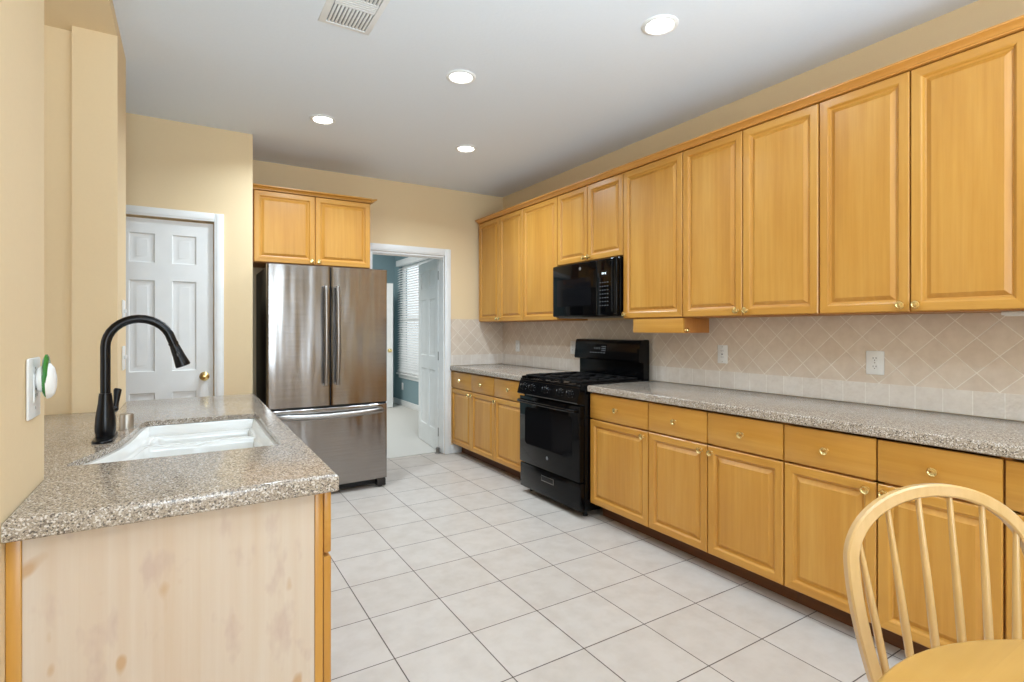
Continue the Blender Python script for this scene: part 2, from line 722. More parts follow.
# pantry wall with its door opening and the return beside the refrigerator
PX0, PX1, PZ = -.445, .170, 2.07
YP = 4.38
mb = MB()
mb.box(-2.5, PX0, YP, YP + .11, 0, HC)
mb.box(PX1, .42, YP, YP + .11, 0, HC)
mb.box(PX0, PX1, YP, YP + .11, PZ, HC)
mb.box(.31, .42, YP + .11, YB, 0, HC)
struct('wall_pantry', mb, 'wall')
mb = MB()
mb.box(-.9, .31, YP + .6, YP + .65, 0, HC)
struct('wall_closet', mb, 'wall')
# left wall: near part, low wall under the pass-through, far pier, dropped header
YN, YF, YE = 1.823, 3.113, 3.52
XN = -.318
XP = -.279
mb = MB()
mb.box(XN - .19, XN, -3.1, YN, 0, HC)
struct('wall_left', mb, 'wall')
mb = MB()
mb.box(XP - .168, XP, YF, YE, 0, HC)
mb.box(XP - .168, XP - .02, YN + .001, YF - .001, 0, .858)
mb.box(-2.5, XP - .168, YF + .061, YE, 0, HC)
struct('wall_pier', mb, 'wall')
mb = MB()
mb.box(-2.5, XP, YN, YF, 2.686, HC - .001)
mb.box(-2.5, XP - .168, YF, YF + .061, 2.686, HC - .001)
mb.box(-2.5, XN - .19, -3.1, YN, 2.686, HC - .001)
struct('ceiling_alcove', mb, 'wall')
mb = MB()
mb.box(-2.6, -2.5, -3.1, 5.0, 0, HC)
struct('wall_alcove', mb, 'wall')
# near wall, behind the camera; its wide unseen window is added for light
mb = MB()
WX0, WX1, WZ0, WZ1 = -1.2, .6, .5, 2.5
YNR = -3.0
mb.box(-2.5, WX0, YNR - .12, YNR, 0, HC)
V0, V1 = 1.45, 2.0
mb.box(WX1, V0, YNR - .12, YNR, 0, HC)
mb.box(V1, XR, YNR - .12, YNR, 0, HC)
mb.box(V0, V1, YNR - .12, YNR, 0, .15)
mb.box(V0, V1, YNR - .12, YNR, 2.1, HC)
mb.box(WX0, WX1, YNR - .12, YNR, 0, WZ0)
mb.box(WX0, WX1, YNR - .12, YNR, WZ1, HC)
struct('wall_near', mb, 'wall')
mb = MB()
for i in range(4):
    x = WX0 + (WX1 - WX0) * i / 3
    mb.box(max(x - .03, WX0), min(x + .03, WX1), YNR - .09, YNR - .03, WZ0, WZ1)
mb.box(WX0, WX1, YNR - .09, YNR - .03, WZ0, WZ0 + .05)
mb.box(WX0, WX1, YNR - .09, YNR - .03, WZ1 - .05, WZ1)
struct('window_2', mb, 'white')
mb = MB()
for a, b, c, d in ((V0, V0 + .04, .15, 2.1), (V1 - .04, V1, .15, 2.1), (V0 + .04, V1 - .04, .15, .19), (V0 + .04, V1 - .04, 2.06, 2.1)):
    mb.box(a, b, YNR - .09, YNR - .03, c, d)
struct('window_3', mb, 'white')
# blue room beyond the doorway
BX, BY = 3.10, 8.97
VY0, VY1, VZ0, VZ1 = 7.15, 8.66, .56, 2.36
mb = MB()
mb.box(BX, BX + .12, 5.15, VY0, 0, HC)
mb.box(BX, BX + .12, VY1, BY + .1, 0, HC)
mb.box(BX, BX + .12, VY0, VY1, 0, VZ0)
mb.box(BX, BX + .12, VY0, VY1, VZ1, HC)
struct('wall_blue_right', mb, 'teal')
mb = MB()
mb.box(-.5, BX, BY, BY + .1, 0, HC)
struct('wall_blue_back', mb, 'teal')
mb = MB()
mb.box(-.6, -.5, 5.15, BY + .1, 0, HC)
struct('wall_blue_left', mb, 'teal')
mb = MB()
mb.box(-.5, DX0 - .001, YB + .116, YB + .12, 0, HC)
mb.box(DX1 + .001, BX, YB + .116, YB + .12, 0, HC)
mb.box(DX0, DX1, YB + .116, YB + .12, DZ + .001, HC)
struct('wall_blue_near', mb, 'teal')
mb = MB()
mb.box(BX - .014, BX - .0005, 5.2, BY - .0005, .007, .10, .003)
struct('baseboard_blue_right', mb, 'white')
mb = MB()
mb.box(-.49, BX - .015, BY - .014, BY - .0005, .007, .10, .003)
struct('baseboard_blue_back', mb, 'white')
mb = MB()
mb.box(2.341, 2.466, YB - .013, YB - .0005, .001, .09, .003)
struct('baseboard_back', mb, 'white')
# the blue room's window
mb = MB()
f = .045
mb.box(BX + .03, BX + .08, VY0, VY0 + f, VZ0, VZ1)
mb.box(BX + .03, BX + .08, VY1 - f, VY1, VZ0, VZ1)
mb.box(BX + .03, BX + .08, VY0 + f, VY1 - f, VZ0, VZ0 + f)
mb.box(BX + .03, BX + .08, VY0 + f, VY1 - f, VZ1 - f, VZ1)
mb.box(BX + .03, BX + .08, VY0 + f, VY1 - f, (VZ0 + VZ1) / 2 - .02, (VZ0 + VZ1) / 2 + .02)
mb.box(BX + .04, BX + .07, (VY0 + VY1) / 2 - .02, (VY0 + VY1) / 2 + .02, VZ0 + f, VZ1 - f)
win = struct('window_1', mb, 'white')
gm = NT('window glass')
gm.set(trans=1, rough=0, ior=1.45)
gm.b.inputs['Base Color'].default_value = (.95, .98, .97, 1)
mb = MB()
mb.box(BX + .052, BX + .056, VY0 + f, VY1 - f, VZ0 + f, VZ1 - f)
build('pane', mb, gm.m, win)
mb = MB()
mb.box(BX - .06, BX + .03, VY0 - .06, VY1 + .06, VZ0 - .03, VZ0 - .001, .006)
mb.box(BX - .022, BX - .0005, VY0 - .04, VY1 + .04, VZ0 - .09, VZ0 - .03, .004)
build('window_sill', mb, 'white', win)


# panel doors -------------------------------------------------
def panel_leaf(mb, w, h, th):
    """six-panel door leaf: x 0..w, y 0..th (front at y=0), z 0..h"""
    st, mu = .105, .10
    cw = (w - 2 * st - mu) / 2
    cols = [(st, st + cw), (st + cw + mu, w - st)]
    k = h / 2.03
    rows = [(.21 * k, .84 * k), (.985 * k, 1.61 * k), (1.73 * k, 1.93 * k)]
    holes = [(a, b, c, d) for a, b in cols for c, d in rows]
    outer = [(0, 0), (w, 0), (w, h), (0, h)]
    for side in (0, 1):
        def Y(d):
            return d if side == 0 else th - d
        loops = [[Vector((x, z, 0)) for x, z in outer]]
        pts = list(outer)
        for a, b, c, d in holes:
            hp = [(a, c), (b, c), (b, d), (a, d)]
            loops.append([Vector((x, z, 0)) for x, z in hp])
            pts += hp
        tr = tessellate_polygon(loops)
        mb.add([(x, Y(0), z) for x, z in pts], [tuple(t) for t in tr])
        for a, b, c, d in holes:
            R = [[(x, Y(dp), z) for x, z in ((a + i, c + i), (b - i, c + i), (b - i, d - i), (a + i, d - i))]
                 for i, dp in ((0, 0), (.006, .008), (.022, .011), (.042, .004), (.045, .004))]
            mb.rings(R, False, True)
    mb.rings([[(x, 0, z) for x, z in outer], [(x, th, z) for x, z in outer]], False, False)


def door_knob(mb, x, z, y, sgn=-1):
    mt = Matrix.Translation((x, y, z)) @ Matrix.Rotation(PI / 2 if sgn < 0 else -PI / 2, 4, 'X')
    mb.lathe([(.032, 0), (.032, .004), (.026, .008), (.012, .012), (.011, .03), (.020, .038), (.028, .05), (.027, .062), (.018, .069), (.004, .071)], 24, mt)


mb = MB()
panel_leaf(mb, PX1 - PX0 - .012, 2.045, .035)
pd = struct('door_1', mb, 'white', 'white six-panel pantry door behind the faucet', loc=(PX0 + .006, YP + .022, .012))
mb = MB()
door_knob(mb, PX1 - PX0 - .012 - .055, .946, 0)
build('door_knob', mb, 'brass', pd)
# pantry casing and jamb
CW = .060
mb = MB()


def casing(mb, x0, x1, zt, y, cw=CW, t=.016):
    for a, b, c, d in ((x0 - cw, x0, 0.001, zt + cw), (x1, x1 + cw, 0.001, zt + cw), (x0, x1, zt, zt + cw)):
        mb.box(a, b, y - t, y - .0005, c, d, .004)
        mb.box(a + .012, b - .012 if a != x0 else b, y - t - .004, y - t + .002, c if a != x0 else c + .012, d - .012, .003)


casing(mb, PX0, PX1, PZ, YP)
struct('trim_1', mb, 'white')
mb = MB()
for y in (0,):
    mb.box(DX0 - .0005, DX0 - .02, YB - .002, YB + .118, 0.001, DZ)
casing(mb, DX0, DX1 - .0, DZ, YB, .068)
mb.box(DX1 - .012, DX1 - .0005, YB - .0004, YB + .119, .008, DZ - .0005)
mb.box(DX0 + .0005, DX0 + .02, YB - .0004, YB + .119, .008, DZ - .0005)
mb.box(DX0 + .02, DX1 - .012, YB - .0004, YB + .119, DZ - .02, DZ - .0005)
mb.box(DX0 + .02, DX1 - .012, YB + .03, YB + .055, DZ - .032, DZ - .02)
struct('trim_2', mb, 'white')
# door leaf of the doorway standing open into the blue room
mb = MB()
panel_leaf(mb, .76, 2.036, .035)
ang = math.atan2(.775, .085)
dl = struct('door_2', mb, 'white', 'white six-panel door standing open into the blue room', loc=(2.292, YB + .125, .012), rot=(0, 0, ang))
# local y goes to the left-hand side (-x world); keep the leaf right of the hinge line
for z in (.2, 1.0, 1.85):
    mb = MB()
    mb.tube([(-.006, .03, z - .045), (-.006, .03, z + .045)], .007, 10)
    build('hinge', mb, 'chrome', dl)
# white closet door in the far corner of the blue room
mb = MB()
panel_leaf(mb, .76, 2.03, .035)
d3 = struct('door_3', mb, 'white', 'narrow strip of white door at the far end of the blue room', loc=(2.125, 8.42, .012))
mb = MB()
door_knob(mb, .70, .93, 0)
build('door_knob', mb, 'brass', d3)
# small rubber door stop at the threshold
mb = MB()
mb.lathe([(.032, 0), (.032, .006), (.02, .01), (.018, .035), (.022, .04), (.022, .055), (.012, .06)], 18)
tag(build('door_stop', mb, 'chrome', loc=(2.236, YB + .085, .0005)), 'small grey metal door stop on the floor at the right side of the doorway', 'door stop')

# blinds
bl = thing('window_blind', 'white horizontal slat blind in front of the blue room window', 'blind', (BX - .02, (VY0 + VY1) / 2, VZ0))
mb = MB()
L = (VY1 - VY0) / 2 + .02
mb.box(-.055, .018, -L, L, VZ1 - VZ0 - .01, VZ1 - VZ0 + .085, .004)
build('valance', mb, 'white', bl)
mb = MB()
z = .06
while z < VZ1 - VZ0 - .03:
    mt = Matrix.Translation((-.012, 0, z)) @ Matrix.Rotation(math.radians(-38), 4, 'Y')
    mb.box(-.024, .024, -L + .01, L - .01, -.0014, .0014, 0, 0, mt)
    z += .040
o = build('slats', mb, 'white', bl)
mb = MB()
mb.box(-.034, .010, -L + .01, L - .01, .012, .034, .004)
build('bottom_rail', mb, 'white', bl)

# backsplash tile
mb = MB()
mb.box(XR - .008, XR - .0005, -.6, YB - .0005, .9155, 1.369)
struct('trim_3', mb, 'splash')
mb = MB()
mb.box(2.345, XR - .0085, YB - .008, YB - .0005, .9155, 1.40)
struct('trim_4', mb, 'splash')

# ------------------------------------------------------------------ right-hand run of cabinets
XB = 2.350           # base door face
XU = 2.643           # wall cabinet door face
R90 = -PI / 2
B = [
    ('double base cabinet in the corner beside the doorway, with two drawers', 5.028, 4.130, 2, 'rl'),
    ('single base cabinet just left of the black gas range', 4.130, 3.590, 1, 'l'),
    ('single base cabinet just right of the black gas range', 2.805, 2.269, 1, 'r'),
    ('double base cabinet with two drawers, second unit right of the range', 2.269, 1.426, 2, 'rl'),
    ('double base cabinet partly behind the bow-back chair', 1.426, .651, 2, 'rl'),
    ('base cabinet cut off by the right edge, under the counter end', .651, -.10, 2, 'rl'),
]
for lab, y0, y1, n, k in B:
    base_cabinet(lab, y0 - y1 - .001, n, (XB, y0, 0), R90, k)
U = [
    ('double wall cabinet in the far corner, left end of the upper row', 4.972, 4.113, 2, 'rl', 1.370),
    ('single wall cabinet just left of the black microwave', 4.113, 3.576, 1, '-', 1.370),
    ('short double wall cabinet directly above the microwave', 3.576, 2.793, 2, 'rl', 1.822),
    ('single wall cabinet just right of the microwave, knob at lower left', 2.793, 2.263, 1, 'l', 1.370),
    ('double wall cabinet second right of the microwave, above the small outlet', 2.263, 1.424, 2, 'rl', 1.370),
    ('large double wall cabinet above the wide outlet, near the right edge', 1.424, .655, 2, 'rl', 1.370),
    ('wall cabinet at the right end of the upper row, outside the frame edge', .655, -.10, 2, 'rl', 1.370),
]
for lab, y0, y1, n, k, z0 in U:
    wall_cabinet(lab, y0 - y1 - .001, n, (XU, y0, 0), R90, k, z0)


def crown_poly(f, dz=0):
    """profile in (front distance, z): f = door face coordinate, going outward = negative"""
    z = 2.413 + dz
    return [(f + .030, z), (f - .010, z), (f - .011, z + .006), (f - .016, z + .007), (f - .020, z + .012), (f - .030, z + .018), (f - .038, z + .021), (f - .040, z + .0225),
            (f - .045, z + .023), (f - .045, z + .032), (f + .030, z + .032)]


mb = MB()
mb.prism(crown_poly(XU), -.10, 4.972, 'y')
tag(build('crown_molding', mb, 'maple_y'), 'long maple crown molding along the top of the right wall cabinets', 'crown molding')
# counters
ZC = .914


def counter(name, label, outline, z0, hole=None):
    mb = MB()
    slab(mb, outline, z0, ZC, .010, hole)
    return tag(build(name, mb, 'quartz'), label, 'countertop')


counter('countertop', 'short speckled counter left of the range, in the far corner', rect(2.330, XR - .001, 3.587, YB - .001), .870)
counter('countertop', 'long speckled counter right of the range along the tiled wall', rect(2.330, XR - .001, -.11, 2.808), .870)

# under-cabinet box, cleat and light
r = thing('under_cabinet_box', 'shallow maple box mounted under the wall cabinets right of the microwave', 'box', (2.652, 2.70, 1.273), R90)
mb = MB()
mb.box(0, .436, 0, .016, 0, .095, .002)
build('front_board', mb, 'maple_h', r)
mb = MB()
mb.box(.420, .436, .017, .25, 0, .095, .002)
mb.box(0, .016, .017, .25, 0, .095, .002)
mb.box(.017, .419, .017, .25, .083, .095)
build('box_body', mb, 'maple_in', r)
mb = MB()
mb.lathe([(.008, 0), (.008, .003), (.005, .006), (.005, .012), (.010, .017), (.011, .022), (.006, .026)], 16, Matrix.Translation((.436, .020, .018)) @ Matrix.Rotation(PI / 2, 4, 'Y'))
build('catch', mb, 'brass', r)
r = thing('under_cabinet_light', 'thin white light strip under the rightmost wall cabinets', 'light strip', (2.80, .50, 1.350))
mb = MB()
mb.box(-.02, .02, -.28, .28, .004, .019, .003)
build('housing', mb, 'plastic', r)
mb = MB()
mb.box(-.016, .016, -.27, .27, 0, .004)
build('diffuser', mb, 'plastic', r)


# ------------------------------------------------------------------ outlets and switches
def outlet(label, loc, rz, w=.075, h=.118, group='wall outlets', kind='duplex'):
    r = thing('outlet', label, 'outlet', loc, rz, group)
    mb = MB()
    mb.box(-w / 2, w / 2, 0, .006, -h / 2, h / 2, .0035)
    build('faceplate', mb, 'plastic', r)
    if kind == 'duplex':
        for z in (-.021, .021):
            mb = MB()
            mb.prism([(.017 * math.cos(a) if abs(math.cos(a)) < .8 else .0145 * (1 if math.cos(a) > 0 else -1), .016 * math.sin(a) + z) for a in [i * PI / 12 for i in range(24)]], -.002, .002, 'y')
            s = build('socket', mb, 'plastic', r)
            mb = MB()
            mb.box(-.008, -.0055, -.0026, -.0022, z - .002, z + .007)
            mb.box(.0055, .008, -.0026, -.0022, z - .001, z + .007)
            mb.box(-.0022, .0022, -.0026, -.0022, z - .010, z - .0055)
            build('slots', mb, 'slot', s)
    elif kind == 'gfci':
        mb = MB()
        mb.box(-.0165, .0165, -.002, .002, -.0335, .0335, .0008)
        s = build('socket', mb, 'plastic', r)
        mb = MB()
        for z in (-.02, .02):
            mb.box(-.008, -.0055, -.0026, -.0022, z - .002, z + .006)
            mb.box(.0055, .008, -.0026, -.0022, z - .001, z + .006)
        mb.box(-.006, .006, -.0030, -.0022, -.004, -.001)
        mb.box(-.006, .006, -.0030, -.0022, .001, .004)
        build('slots', mb, 'slot', s)
    for z in ([0] if kind == 'duplex' else [-.048, .048]):
        mb = MB()
        mb.lathe([(.003, 0), (.003, .001), (.001, .0016)], 10, Matrix.Translation((0, -.0001, z)) @ Matrix.Rotation(PI / 2, 4, 'X'))
        build('screw', mb, 'steel_sat', r)
    return r


XO = XR - .0145
outlet('white outlet on the tiles, first right of the range', (XO, 2.212, 1.134), R90, kind='gfci')
outlet('wide white outlet plate on the tiles near the right edge', (XO, 1.318, 1.128), R90, .083, .12)
outlet('white outlet on the far corner tiles left of the range', (XO, 4.713, 1.118), R90)
outlet('white outlet half hidden behind the left end of the range backguard', (XO, 3.775, 1.130), R90)
outlet('white outlet on the blue wall below the window', (BX - .0065, 8.56, .33), R90)
outlet('white outlet plate on the near left wall, holding the air freshener', (XN + .0065, 1.690, 1.158), PI / 2, .115, .145, kind='gfci')


def switch(label, loc, rz):
    r = thing('light_switch', label, 'light switch', loc, rz, 'light switches')
    mb = MB()
    mb.box(-.06, .06, 0, .006, -.062, .062, .0035)
    build('faceplate', mb, 'plastic', r)
    for x in (-.024, .024):
        mb = MB()
        mb.box(x - .005, x + .005, -.010, .002, -.004, .014, .002)
        build('toggle', mb, 'plastic', r)
    return r


switch('upper white switch plate on the pier behind the faucet', (XP + .0065, 3.36, 1.385), PI / 2)
switch('lower white switch plate on the pier behind the faucet', (XP + .0065, 3.36, 1.15), PI / 2)

# plug-in air freshener
r = thing('air_freshener', 'white and green plug-in air freshener on the left wall outlet', 'air freshener', (XN + .0095, 1.690, 1.178), PI / 2)


def oval(prof, dz=0):
    m_ = MB()
    m_.rings([[(sx * math.cos(a), t_, sz * math.sin(a) + dz + tz) for a in [2 * PI * i / 28 for i in range(28)]] for t_, sx, sz, tz in prof])
    return m_


build('plug_body', oval([(.0, .016, .022, 0), (-.004, .020, .030, 0), (-.010, .021, .032, 0), (-.014, .019, .030, 0)]), 'plastic', r)
build('green_rim', oval([(-.012, .020, .044, .006), (-.016, .025, .052, .008), (-.020, .025, .052, .008), (-.023, .022, .047, .007)]), 'green', r)
build('cover', oval([(-.019, .024, .044, -.004), (-.026, .023, .042, -.004), (-.033, .017, .033, -.005), (-.037, .007, .016, -.006)]), 'plastic', r)

# ------------------------------------------------------------------ peninsula: cabinets, counter, sink, faucet
PXR = .345
YP0, YP1 = 1.440, 3.488
XF = .336            # door face
# near end panel with its trim stiles
r = thing('end_panel', 'pale unfinished panel closing the near end of the sink peninsula', 'end panel', (0, 1.470, 0))
mb = MB()
mb.box(-.292, .2895, .004, .012, .002, .866)
build('panel', mb, 'ply', r)
mb = MB()
mb.box(-.3175, -.2925, 0, .012, .002, .866, .002)
build('stile', mb, 'maple', r)
mb = MB()
mb.box(.290, .310, 0, .012, .002, .866, .002)
build('stile', mb, 'maple', r)
dep = XF - XP - .004
base_cabinet('single base cabinet at the near end of the sink peninsula', .384, 1, (XF, 1.484, 0), PI / 2, 'r', depth=dep, zt=.865)
base_cabinet('double sink base cabinet under the white sink', .892, 2, (XF, 1.869, 0), PI / 2, 'rl', depth=dep, dk=False, zt=.865, back=False)
base_cabinet('base cabinet at the far end of the sink peninsula by the pantry', .70, 2, (XF, 2.762, 0), PI / 2, 'rl', depth=dep, zt=.865)


def smooth_loop(P, n=6):
    """Catmull-Rom through closed 2-D points"""
    out = []
    k = len(P)
    for i in range(k):
        p0, p1, p2, p3 = [Vector(P[(i + j) % k]) for j in (-1, 0, 1, 2)]
        for t in [q / n for q in range(n)]:
            v = .5 * ((2 * p1) + (p2 - p0) * t + (2 * p0 - 5 * p1 + 4 * p2 - p3) * t * t + (3 * p1 - p0 - 3 * p2 + p3) * t ** 3)
            out.append((v.x, v.y))
    return out


SINK = [(-.288, 1.935), (-.262, 1.916), (.0, 1.912), (.238, 1.912), (.270, 1.945), (.270, 2.28), (.270, 2.63), (.238, 2.668), (.05, 2.674), (-.11, 2.678), (-.150, 2.655),
        (-.166, 2.52), (-.176, 2.40), (-.196, 2.25), (-.236, 2.10), (-.278, 1.99)]
sk = smooth_loop(SINK, 4)
outl = [(PXR, YP0), (PXR, YP1), (XP + .001, YP1), (XP + .001, YF - .002), (-.80, YF - .002), (-.80, YN + .002), (XN + .001, YN + .002), (XN + .001, YP0)]
mb = MB()
Zb, Zs, r0 = .868, .893, .011
R = [[(x, y, Zs) for x, y in offset_poly(outl, .03)], [(x, y, Zb) for x, y in offset_poly(outl, .03)], [(x, y, Zb) for x, y in offset_poly(outl, .004)],
     [(x, y, Zb + .004) for x, y in outl], [(x, y, ZC - r0) for x, y in outl]]
for a in (22, 45, 67, 90):
    t = math.radians(a)
    R.append([(x, y, ZC - r0 + r0 * math.sin(t)) for x, y in offset_poly(outl, r0 * (1 - math.cos(t)))])
mb.rings(R, False, False)
for ring, z in ((R[-1], ZC), (R[0], Zs)):
    pts = [(p[0], p[1]) for p in ring] + sk
    tr = tessellate_polygon([[Vector((p[0], p[1], 0)) for p in ring], [Vector((x, y, 0)) for x, y in sk]])
    mb.add([(x, y, z) for x, y in pts], [tuple(t) for t in tr])
mb.rings([[(x, y, Zs) for x, y in sk], [(x, y, ZC) for x, y in sk]], False, False)
tag(build('countertop', mb, 'quartz'), 'speckled peninsula counter with the white sink set into it', 'countertop')

# sink
sink = thing('sink', 'white double-bowl undermount sink in the peninsula counter', 'sink', (0, 0, 0))
mb = MB()


def rrect(x0, x1, y0, y1, r, n=5, mids=0):
    P = []
    for cx, cy, a0 in ((x1 - r, y0 + r, -PI / 2), (x1 - r, y1 - r, 0), (x0 + r, y1 - r, PI / 2), (x0 + r, y0 + r, PI)):
        for i in range(n + 1):
            a = a0 + PI / 2 * i / n
            P.append((cx + r * math.cos(a), cy + r * math.sin(a)))
    return P


zf = Zs - .001
skc = sk if True else sk[::-1]
inner = offset_poly(sk, .012)
ledge = offset_poly(sk, .026)
ZL = .853
mb.rings([[(x, y, zf) for x, y in offset_poly(sk, -.010)], [(x, y, zf) for x, y in inner], [(x, y, ZL + .006) for x, y in offset_poly(sk, .018)], [(x, y, ZL) for x, y in ledge]], False, False)
# the two bowl mouths
near = [(.226, 1.950), (.240, 1.968), (.242, 2.20), (.240, 2.395), (.226, 2.418), (.10, 2.420), (.06, 2.420), (.02, 2.420), (-.02, 2.420), (-.10, 2.420), (-.130, 2.405),
        (-.152, 2.28), (-.200, 2.10), (-.232, 1.99), (-.215, 1.952)]
far = [(.226, 2.452), (.240, 2.470), (.240, 2.54), (.238, 2.615), (.220, 2.632), (.05, 2.632), (-.08, 2.636), (-.108, 2.625), (-.122, 2.58), (-.125, 2.52), (-.122, 2.470), (-.106, 2.452),
       (-.02, 2.450), (.02, 2.450), (.06, 2.450), (.10, 2.450)]
near, far = smooth_loop(near, 3), smooth_loop(far, 3)


def dipz(x, y):
    d = 0
    if 2.40 < y < 2.47:
        d = .012 * math.exp(-((x - .04) / .035) ** 2)
    return ZL - d


tr = tessellate_polygon([[Vector((x, y, 0)) for x, y in ledge], [Vector((x, y, 0)) for x, y in near], [Vector((x, y, 0)) for x, y in far]])
pts = [(x, y, ZL) for x, y in ledge] + [(x, y, dipz(x, y)) for x, y in near + far]
mb.add(pts, [tuple(t) for t in tr])
for loop, sg in ((near, 1), (far, 1)):
    xs, ys = [q[0] for q in loop], [q[1] for q in loop]
    cx_, cy_ = (min(xs) + max(xs)) / 2, (min(ys) + max(ys)) / 2
    hx, hy = (max(xs) - min(xs)) / 2, (max(ys) - min(ys)) / 2
    Rr = [[(x, y, dipz(x, y)) for x, y in loop]]
    for d, z in ((.004, ZL - .006), (.006, ZL - .02), (.016, .70), (.026, .685), (.042, .680)):
        Rr.append([(cx_ + (x - cx_) * (1 - d / hx), cy_ + (y - cy_) * (1 - d / hy), min(z, dipz(x, y) - .002)) for x, y in loop])
    mb.rings(Rr, False, True)
build('basin', mb, 'sink', sink, sharp=50)
for nm, (x, y) in (('drain', (.02, 2.18)), ('drain', (.06, 2.54))):
    mb = MB()
    mb.lathe([(.042, .6802), (.042, .683), (.034, .684), (.030, .681), (.002, .681)], 24, Matrix.Translation((x, y, 0)))
    build(nm, mb, 'steel_sat', sink)

# faucet
FX, FY = -.243, 2.330
fa = thing('faucet', 'black gooseneck pull-down kitchen faucet beside the white sink', 'faucet', (FX, FY, ZC))
mb = MB()
slab(mb, rrect(-.030, .030, -.105, .105, .029, 6), .0003, .010, .004)
build('base_plate', mb, 'faucet', fa)
mb = MB()
mb.lathe([(.028, .010), (.0285, .014), (.0285, .020), (.0305, .026), (.0305, .050), (.029, .075), (.0255, .100), (.0215, .125), (.0195, .150), (.0185, .155), (.0185, .160)], 28)
build('body', mb, 'faucet', fa)
mb = MB()
rn = .0150
cx, cz, RR = .099, .323, .099
path = [(0, 0, .158), (0, 0, .22), (0, 0, .28)] + [(cx - RR * math.cos(a), 0, cz + RR * math.sin(a)) for a in [math.radians(q) for q in range(0, 166, 11)]]
e = Vector(path[-1])
dr = (e - Vector(path[-2])).normalized()
path.append(tuple(e + dr * .015))
mb.tube(path, rn, 16)
build('spout', mb, 'faucet', fa)
mb = MB()
e = Vector(path[-1])
pts = [e, e + dr * .004, e + dr * .010, e + dr * .018, e + dr * .05, e + dr * .085, e + dr * .092, e + dr * .094]
mb.tube(pts, [.0165, .0165, .0150, .0165, .0195, .0245, .0245, .021], 18)
sp = build('spray_head', mb, 'faucet', fa)
mb = MB()
side = dr.cross(Vector((0, 1, 0))).normalized()
q = e + dr * .045
mb.tube([q + Vector((0, -.017, 0)), q + Vector((0, -.0225, 0))], [.006, .005], 10, sx=1.6)
build('spray_button', mb, 'darkgrey', sp)
mb = MB()
mb.tube([(.010, .014, .095), (.022, .030, .098), (.026, .036, .100)], [.012, .012, .011], 14)
mb.tube([(.024, .033, .094), (.027, .037, .120), (.031, .042, .166), (.032, .043, .170)], [.010, .0085, .0125, .010], 14)
build('handle', mb, 'faucet', fa)
mb = MB()
mb.lathe([(.026, 0.0003), (.026, .003), (.023, .004), (.0225, .055), (.0205, .059), (.004, .060)], 26)
tag(build('air_gap_cap', mb, 'steel_sat', loc=(-.197, 2.515, ZC)), 'short satin metal air gap cap beside the faucet', 'air gap')

# ------------------------------------------------------------------ refrigerator (front face at y = 4.25)
FRX, FRY, FRW = .503, 4.250, .909
fr = thing('refrigerator', 'stainless french-door refrigerator with a bottom freezer beside the doorway', 'refrigerator', (FRX, FRY, 0))
mb = MB()
mb.box(.004, FRW - .004, .085, .755, .055, 1.765, .006)
build('cabinet', mb, 'darkgrey', fr)


def front_poly(x0, x1, th=.075, bulge=.009, n=14):
    P = []
    for i in range(n + 1):
        t = i / n
        x = x0 + .012 + (x1 - x0 - .024) * t
        X = (x - FRW / 2) / (FRW / 2)
        P.append((x, .014 - bulge * (1 - X * X)))
    P = [(x0, th), (x0, P[0][1] + .016), (x0 + .003, P[0][1] + .006)] + P + [(x1 - .003, P[-1][1] + .006), (x1, P[-1][1] + .016), (x1, th)]
    return P


def fdoor(name, x0, x1, z0, z1):
    mb = MB()
    P = front_poly(x0, x1)
    n = len(P)
    R = []
    for d, z in ((.004, z0), (0, z0 + .004), (0, z1 - .004), (.004, z1)):
        R.append([(x, y + (d if y < .05 else 0), z) for x, y in P])
    mb.rings(R)
    return build(name, mb, 'steel', fr, sharp=30)


fd1 = fdoor('door', 0, FRW / 2 - .0035, .700, 1.785)
fd2 = fdoor('door', FRW / 2 + .0035, FRW, .700, 1.785)
fz = fdoor('freezer_drawer', 0, FRW, .072, .684)


def vhandle(parent, x, lean):
    mb = MB()
    z0, z1 = .870, 1.625
    P = [(x, .004, z0)]
    for i in range(17):
        t = i / 16
        P.append((x, -.030 - .030 * math.sin(PI * t) ** .6, z0 + (z1 - z0) * t))
    P.append((x, .004, z1))
    mb.tube(P, [.014] + [.0155] * 17 + [.014], 14, sx=.8)
    build('handle', mb, 'handle', parent)


vhandle(fd1, FRW / 2 - .045, 0)
vhandle(fd2, FRW / 2 + .045, 0)
mb = MB()
P = [(.06, .008, .645)]
for i in range(21):
    t = i / 20
    P.append((.06 + (FRW - .12) * t, -.026 - .036 * math.sin(PI * t) ** .7, .640 - .010 * math.sin(PI * t)))
P.append((FRW - .06, .008, .645))
mb.tube(P, [.016] + [.019] * 21 + [.016], 16, sx=1.15)
build('handle', mb, 'handle', fz)
mb = MB()
mb.box(.006, FRW - .006, .03, .084, .683, .701)
mb.box(FRW / 2 - .0034, FRW / 2 + .0034, .03, .084, .706, 1.78)
mb.box(.012, FRW - .012, .076, .0845, .10, 1.78)
build('gasket', mb, 'gap', fr)
mb = MB()
mb.box(.02, FRW - .09, .06, .12, .022, .070, .004)
build('grille', mb, 'gap', fr)
mb = MB()
mb.box(FRW - .085, FRW - .012, .012, .10, .012, .068, .006)
mb.tube([(FRW - .05, .05, .001), (FRW - .05, .05, .032)], .018, 14)
build('foot', mb, 'darkgrey', fr)
mb = MB()
mb.box(.015, .075, .06, .12, .030, .068, .006)
mb.tube([(.045, .08, .001), (.045, .08, .032)], .018, 14)
build('foot', mb, 'darkgrey', fr)
for x in (.06, FRW - .06):
    mb = MB()
    mb.tube([(x, .70, .001), (x, .70, .06)], .018, 14)
    build('foot', mb, 'darkgrey', fr)
